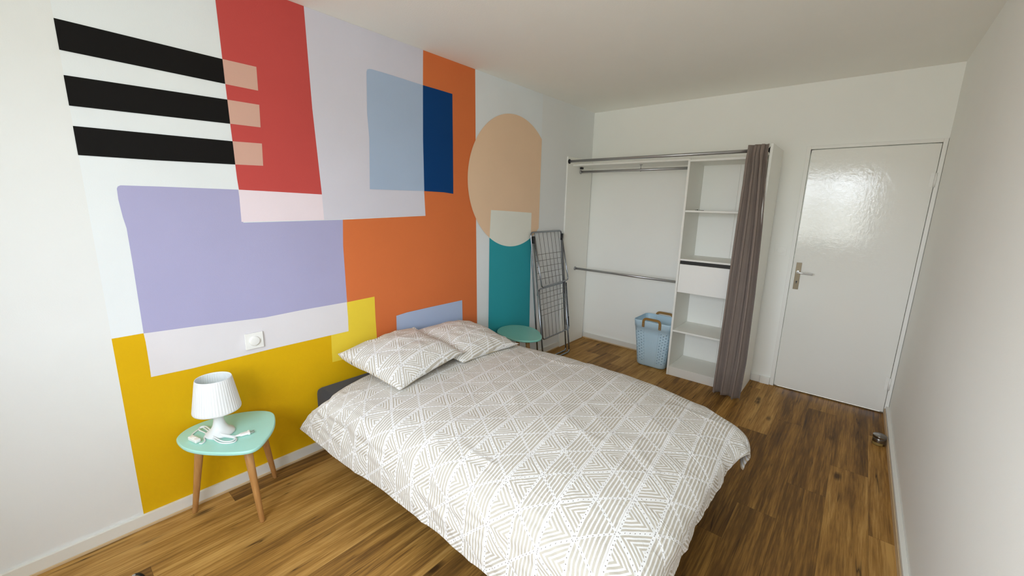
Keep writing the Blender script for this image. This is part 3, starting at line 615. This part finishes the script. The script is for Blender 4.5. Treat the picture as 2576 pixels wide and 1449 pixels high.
new_obj('cord', bm, M['lamp'], lp)
bm = bmesh.new(); box(bm, -0.034, 0.034, -0.012, 0.012, 0, 0.018, bev=0.005, seg=3); box(bm, -0.008, 0.008, -0.006, 0.006, 0.016, 0.021, bev=0.002)
s_ = sharp(new_obj('cord_switch', bm, M['switch'], lp), 60); s_.location = tp(.197, .368, 0.001); s_.rotation_euler = (0, 0, math.radians(14))
bm = bmesh.new(); box(bm, -0.002, 0.034, -0.011, 0.011, 0.001, 0.013, bev=0.004, seg=3); box(bm, 0.030, 0.040, -0.0155, 0.0155, 0.001, 0.014, bev=0.003, seg=2)
tube(bm, [(-0.020, 0, 0.007), (0.0, 0, 0.007)], 0.0038, 10, r1=0.007)
pg = sharp(new_obj('plug', bm, M['switch'], lp), 60); pg.location = tp(.306, .523, 0.0005); pg.rotation_euler = (0, 0, math.radians(80))
bm = bmesh.new()
for s in (-1, 1): tube(bm, [(0.038, s * 0.009, 0.007), (0.058, s * 0.008, 0.007)], 0.002, 8)
new_obj('plug_pins', bm, M['chrome'], pg)

# ---------------------------------------------------------------- tin on the floor by the right wall, castor at the near edge
tn = thing('tin', 'small shiny tin with screw lid and gold label standing by the right baseboard', 'tin', (2.729, 3.602, 0))
bm = bmesh.new(); lathe(bm, [(0, 0.0), (0.034, 0.0), (0.036, 0.002), (0.036, 0.044), (0.0345, 0.047), (0.033, 0.049), (0, 0.049)], 48); new_obj('tin_body', bm, M['tin'], tn)
bm = bmesh.new(); lathe(bm, [(0.034, 0.049), (0.0375, 0.050), (0.038, 0.052), (0.036, 0.0545), (0.038, 0.058), (0.038, 0.066), (0.0365, 0.0685), (0, 0.0685)], 48); new_obj('lid', bm, M['tin'], tn)
bm = bmesh.new(); n_ = 24; rr = 0.0364; A_ = [bm.verts.new((rr * math.cos(math.radians(205 + 100 * i / n_)), rr * math.sin(math.radians(205 + 100 * i / n_)), 0.004)) for i in range(n_ + 1)]
B_ = [bm.verts.new((v.co.x, v.co.y, 0.022)) for v in A_]
for i in range(n_): bm.faces.new((A_[i], A_[i + 1], B_[i + 1], B_[i])).smooth = True
lb = new_obj('paper_label', bm, M['label_paper'], tn); lb['label'] = 'gold paper label'
cs = thing('castor', 'black and grey furniture castor just inside the bottom edge of the photo', 'castor', (0.392, 0.083, 0))
for s in (-1, 1):
    bm = bmesh.new(); lathe(bm, [(0, s * 0.006), (0.020, s * 0.006), (0.025, s * 0.009), (0.026, s * 0.013), (0.025, s * 0.021), (0.018, s * 0.024), (0, s * 0.025)], 40)
    bmesh.ops.rotate(bm, verts=bm.verts, cent=(0, 0, 0), matrix=Matrix.Rotation(math.radians(90), 3, 'X') ); bmesh.ops.rotate(bm, verts=bm.verts, cent=(0, 0, 0), matrix=Matrix.Rotation(math.radians(50), 3, 'Z'))
    bmesh.ops.translate(bm, verts=bm.verts, vec=(0, 0, 0.026)); bmesh.ops.recalc_face_normals(bm, faces=bm.faces); new_obj('wheel', bm, M['black_plastic'], cs)
bm = bmesh.new()
path = [Vector((0.029 * math.cos(math.radians(a)), 0, 0.026 + 0.029 * math.sin(math.radians(a)))) for a in range(10, 171, 10)]
rows = [[bm.verts.new(p + Vector((0, w, 0))) for w in (-0.005, 0.005)] for p in path] 
for a, b in zip(rows, rows[1:]): bm.faces.new((a[0], a[1], b[1], b[0])).smooth = True
tube(bm, [(0, 0, 0.05), (0, 0, 0.060)], 0.006, 12)
bmesh.ops.rotate(bm, verts=bm.verts, cent=(0, 0, 0), matrix=Matrix.Rotation(math.radians(50), 3, 'Z'))
hd = new_obj('wheel_hood', bm, M['chrome'], cs); hd.modifiers.new('t', 'SOLIDIFY').thickness = 0.002

# ---------------------------------------------------------------- bed
bed = thing('bed', 'low charcoal upholstered bed with its head against the mural wall', 'bed', (0, 0, 0))
def cushion_box(name, d, mat, parent, bev, n=3):
    bm = bmesh.new(); box(bm, *d, bev=bev, seg=5); return sharp(new_obj(name, bm, mat, parent), 60)
cushion_box('bed_base', (0.022, 1.95, 1.050, 2.350, 0.09, 0.265), M['upholstery'], bed, 0.02)
cushion_box('mattress', (0.014, 1.975, 1.005, 2.375, 0.266, 0.435), M['upholstery'], bed, 0.035)
for x, y in ((0.068, 1.058), (1.89, 1.10), (0.075, 2.30), (1.89, 2.30)):
    bm = bmesh.new(); tube(bm, [(x, y, 0.0), (x, y, 0.092)], 0.016, 16, r1=0.024); new_obj('leg', bm, M['beech'], bed)

def catmull(p0, p1, p2, p3, t):
    return [0.5 * ((2 * b) + (c - a) * t + (2 * a - 5 * b + 4 * c - d) * t * t + (3 * b - a - 3 * c + d) * t ** 3) for a, b, c, d in zip(p0, p1, p2, p3)]
def spline(pts, t):
    n = len(pts) - 1; s = min(max(t, 0), 1) * n; i = min(int(s), n - 1); f = s - i
    return catmull(pts[max(i - 1, 0)], pts[i], pts[i + 1], pts[min(i + 2, n)], f)
def sheet(CP, NU, NV, thick, uvf, disp, edge=0.06):
    """smooth surface through a grid of control points, closed below by a second layer sewn at the border"""
    cols = []
    for r in CP: cols.append([spline(r, j / NV) for j in range(NV + 1)])
    G = [[Vector(spline([cols[k][j] for k in range(len(CP))], i / NU)) for j in range(NV + 1)] for i in range(NU + 1)]
    # arc lengths -> texture coordinates in metres
    mj, mi_ = NV // 2, NU // 2
    U = [0.0]
    for i in range(NU): U.append(U[-1] + (G[i + 1][mj] - G[i][mj]).length)
    V = []
    for i in range(NU + 1):
        c = [0.0]
        for j in range(NV): c.append(c[-1] + (G[i][j + 1] - G[i][j]).length)
        m = c[mj]; V.append([a - m for a in c])
    x0 = G[0][mj].x; y0 = G[0][mj].y
    def nrm(i, j):
        a = G[min(i + 1, NU)][j] - G[max(i - 1, 0)][j]; b = G[i][min(j + 1, NV)] - G[i][max(j - 1, 0)]
        n = a.cross(b); return n.normalized() if n.length > 1e-9 else Vector((0, 0, 1))
    N_ = [[nrm(i, j) for j in range(NV + 1)] for i in range(NU + 1)]
    bm = bmesh.new(); uvl = bm.loops.layers.uv.new('UVMap'); T, Bt, UV = [], [], []
    for i in range(NU + 1):
        rt, rb, ru = [], [], []
        for j in range(NV + 1):
            u, v = x0 + U[i], y0 + V[i][j]
            eu = min(U[i], U[-1] - U[i]); ev = min(V[i][j] - V[i][0], V[i][-1] - V[i][j]); e = min(eu, ev)
            k = min(1.0, e / edge); prof = math.sqrt(max(0.0, 1 - (1 - k) ** 2))
            p = G[i][j] + N_[i][j] * disp(u, v, i / NU, j / NV, prof)
            vt = bm.verts.new(p); rt.append(vt)
            rb.append(vt if (i in (0, NU) or j in (0, NV)) else bm.verts.new(p - N_[i][j] * thick * prof))
            ru.append(uvf(u, v))
        T.append(rt); Bt.append(rb); UV.append(ru)
    for i in range(NU):
        for j in range(NV):
            q = ((i, j), (i + 1, j), (i + 1, j + 1), (i, j + 1))
            f = bm.faces.new([T[a][b] for a, b in q]); f.smooth = True; f.material_index = 0
            for l, (a, b) in zip(f.loops, q): l[uvl].uv = UV[a][b]
            vs = [Bt[a][b] for a, b in reversed(q)]
            if len(set(vs)) == 4 and not all(T[a][b] is Bt[a][b] for a, b in q):
                f = bm.faces.new(vs); f.smooth = True; f.material_index = 1
                for l, (a, b) in zip(f.loops, reversed(q)): l[uvl].uv = UV[a][b]
    return bm
def uv_duvet(u, v):      # the print runs slightly turned on the bed
    return ((u - 1.605) + 0.10 * (v - 1.196) + 0.1135 * 20, (v - 1.196) - 0.11 * (u - 1.605) + 0.182 * 20)
CPD = [
 [(.13, .855, .270), (.17, .900, .360), (.26, .965, .447), (.17, 1.20, .468), (.10, 1.70, .472), (.10, 2.15, .472), (.14, 2.37, .455), (.15, 2.455, .38), (.15, 2.50, .27)],
 [(.46, .905, .205), (.47, .930, .330), (.48, .990, .455), (.48, 1.22, .508), (.48, 1.70, .515), (.48, 2.15, .508), (.46, 2.39, .468), (.46, 2.480, .38), (.46, 2.51, .26)],
 [(.92, .935, .200), (.92, .950, .330), (.92, 1.005, .458), (.92, 1.22, .512), (.92, 1.70, .525), (.92, 2.18, .512), (.92, 2.42, .478), (.92, 2.500, .39), (.92, 2.53, .27)],
 [(1.36, .940, .200), (1.36, .955, .330), (1.36, 1.010, .458), (1.36, 1.22, .512), (1.36, 1.70, .525), (1.36, 2.18, .510), (1.36, 2.42, .475), (1.36, 2.500, .39), (1.36, 2.53, .27)],
 [(1.76, .940, .200), (1.76, .955, .330), (1.76, 1.010, .455), (1.76, 1.22, .505), (1.76, 1.70, .515), (1.76, 2.12, .500), (1.76, 2.38, .470), (1.76, 2.455, .39), (1.76, 2.49, .28)],
 [(2.03, .930, .200), (2.02, .950, .330), (2.00, 1.010, .440), (1.99, 1.22, .486), (1.99, 1.70, .492), (1.99, 2.08, .485), (2.00, 2.28, .462), (2.01, 2.370, .40), (2.02, 2.40, .29)],
 [(2.13, .930, .190), (2.12, .955, .300), (2.09, 1.030, .395), (2.095, 1.22, .430), (2.095, 1.70, .436), (2.10, 2.03, .440), (2.12, 2.19, .442), (2.12, 2.285, .395), (2.11, 2.320, .300)],
 [(2.16, .950, .160), (2.14, .985, .235), (2.115, 1.06, .300), (2.110, 1.22, .330), (2.108, 1.70, .345), (2.128, 1.98, .388), (2.165, 2.10, .405), (2.168, 2.185, .350), (2.128, 2.20, .262)],
]
def disp_duvet(u, v, a, b, prof):
    P_ = Vector((u, v, 0)); d = 0.008 * noise.noise(P_ * 3.1) + 0.004 * noise.noise(P_ * 7.3 + Vector((3, 1, 2)))
    # soft creases
    n1 = noise.noise(Vector((u * 3 + v * 5, v * 2.2 - u * 1.0, 4.2))); d += 0.005 * max(0, 1 - abs(n1) * 9) * (0.4 + 0.6 * (noise.noise(P_ * 2 + Vector((9, 9, 1))) > 0))
    # bunching along the hems
    L = max(0, 1 - abs(v - 0.90) / 0.24); d += L * (0.0095 * noise.noise(Vector((u * 7, v * 30, 1))) + 0.007 * noise.noise(Vector((u * 16, v * 9, 5))))
    F = max(0, (a - 0.80) / 0.20); d += F * (0.016 * noise.noise(Vector((v * 8, a * 6, 2))) + 0.010 * noise.noise(Vector((v * 21, a * 9, 6))))
    return d
bm = sheet(CPD, 210, 250, 0.030, uv_duvet, disp_duvet)
dv = new_obj('duvet', bm, [M['print'], M['print_under']])
tag(dv, 'beige and white geometric print duvet spread over the bed', 'duvet')

def pillow(label, c00, c10, c11, c01, h, flange, seed):
    """c00 wall/near, c10 front/near, c11 front/far, c01 wall/far; flange = open hem at the far side"""
    NU = NV = 96; A, B_, C_, D_ = map(Vector, (c00, c10, c11, c01)); bm = bmesh.new(); uvl = bm.loops.layers.uv.new('UVMap'); T, Bt, UV = [], [], []
    nrm = (B_ - A).cross(D_ - A).normalized()
    for i in range(NU + 1):
        rt, rb, ru = [], [], []
        for j in range(NV + 1):
            u, v = 2 * i / NU - 1, 2 * j / NV - 1
            pu = (1 - 0.055 * (1 - v * v)) * u; pv = (1 - 0.055 * (1 - u * u)) * v
            a, b = (pu + 1) / 2, (pv + 1) / 2
            p = A * (1 - a) * (1 - b) + B_ * a * (1 - b) + C_ * a * b + D_ * (1 - a) * b
            ve = v if v < 0 else min(1, v / (1 - flange))
            f = max(0, (1 - abs(u) ** 2.3) * (1 - abs(ve) ** 2.3)) ** 0.55
            fb = max(0, (1 - abs(u) ** 5) * (1 - abs(ve) ** 5)) ** 0.5; hb = (0.115 + (0.028 - 0.115) * a) * (1 - 0.55 * b if seed < 2 else 1)
            q = Vector((u * 2, v * 2, seed)); w = 0.010 * noise.noise(q * 1.1) + 0.005 * noise.noise(q * 2.7)
            ang = math.atan2(v, u); crn = max(0, math.hypot(u, v) - 0.7)
            w += 0.010 * crn * math.sin(ang * 14 + seed) + 0.012 * crn * noise.noise(Vector((ang * 5, seed, 1)))
            fl = max(0, (v - (1 - flange)) / flange) if flange > 0 else 0
            w2 = 0.016 * fl * math.sin(u * 11 + seed) * (1 - abs(u) ** 4)
            t_ = p + nrm * (h * f * (1 + 0) + w * (0.25 + f) + w2); bt = p - nrm * (hb * fb - w2 - w * 0.2 + 0.003 + (0.026 * fl * (1 - abs(u) ** 3))) + (D_ - A).normalized() * 0.042 * fl * (0.75 + 0.25 * math.sin(u * 9 + seed)) * (1 - abs(u) ** 6)
            edge = (i in (0, NU) or j == 0 or (j == NV and flange == 0))
            vt = bm.verts.new(t_); rt.append(vt); rb.append(vt if edge else bm.verts.new(bt))
            x, y = p.x, p.y; s = 0.03 + 0.30 * (u + 1); r = 0.30 * (v + 1)
            ru.append(uv_duvet(0.98 * s + seed * 0.061, 1.2 + 0.98 * r + seed * 0.05))
        T.append(rt); Bt.append(rb); UV.append(ru)
    for i in range(NU):
        for j in range(NV):
            q = ((i, j), (i + 1, j), (i + 1, j + 1), (i, j + 1))
            f = bm.faces.new([T[a][b] for a, b in q]); f.smooth = True
            for l, (a, b) in zip(f.loops, q): l[uvl].uv = UV[a][b]
            vs = list(dict.fromkeys(Bt[a][b] for a, b in reversed(q)))
            if len(vs) > 2 and not all(T[a][b] is Bt[a][b] for a, b in q):
                f = bm.faces.new([Bt[a][b] for a, b in reversed(q)]); f.smooth = True; f.material_index = 1
                for l, (a, b) in zip(f.loops, reversed(q)): l[uvl].uv = (UV[a][b][1], UV[a][b][0])
    o = new_obj('pillow', bm, [M['print'], M['print_under']])
    tag(o, label, 'pillow', 'pillows at the head of the bed'); return o
pillow('printed pillow nearer the lamp, with its corner pointing at the yellow wall', (.045, 1.145, .625), (.600, 1.215, .535), (.535, 1.790, .595), (.045, 1.725, .672), 0.100, 0.11, 1.0)
pillow('printed pillow farther from the lamp, beside the green table', (.045, 1.655, .635), (.560, 1.735, .540), (.570, 2.300, .525), (.050, 2.260, .610), 0.100, 0.11, 2.3)
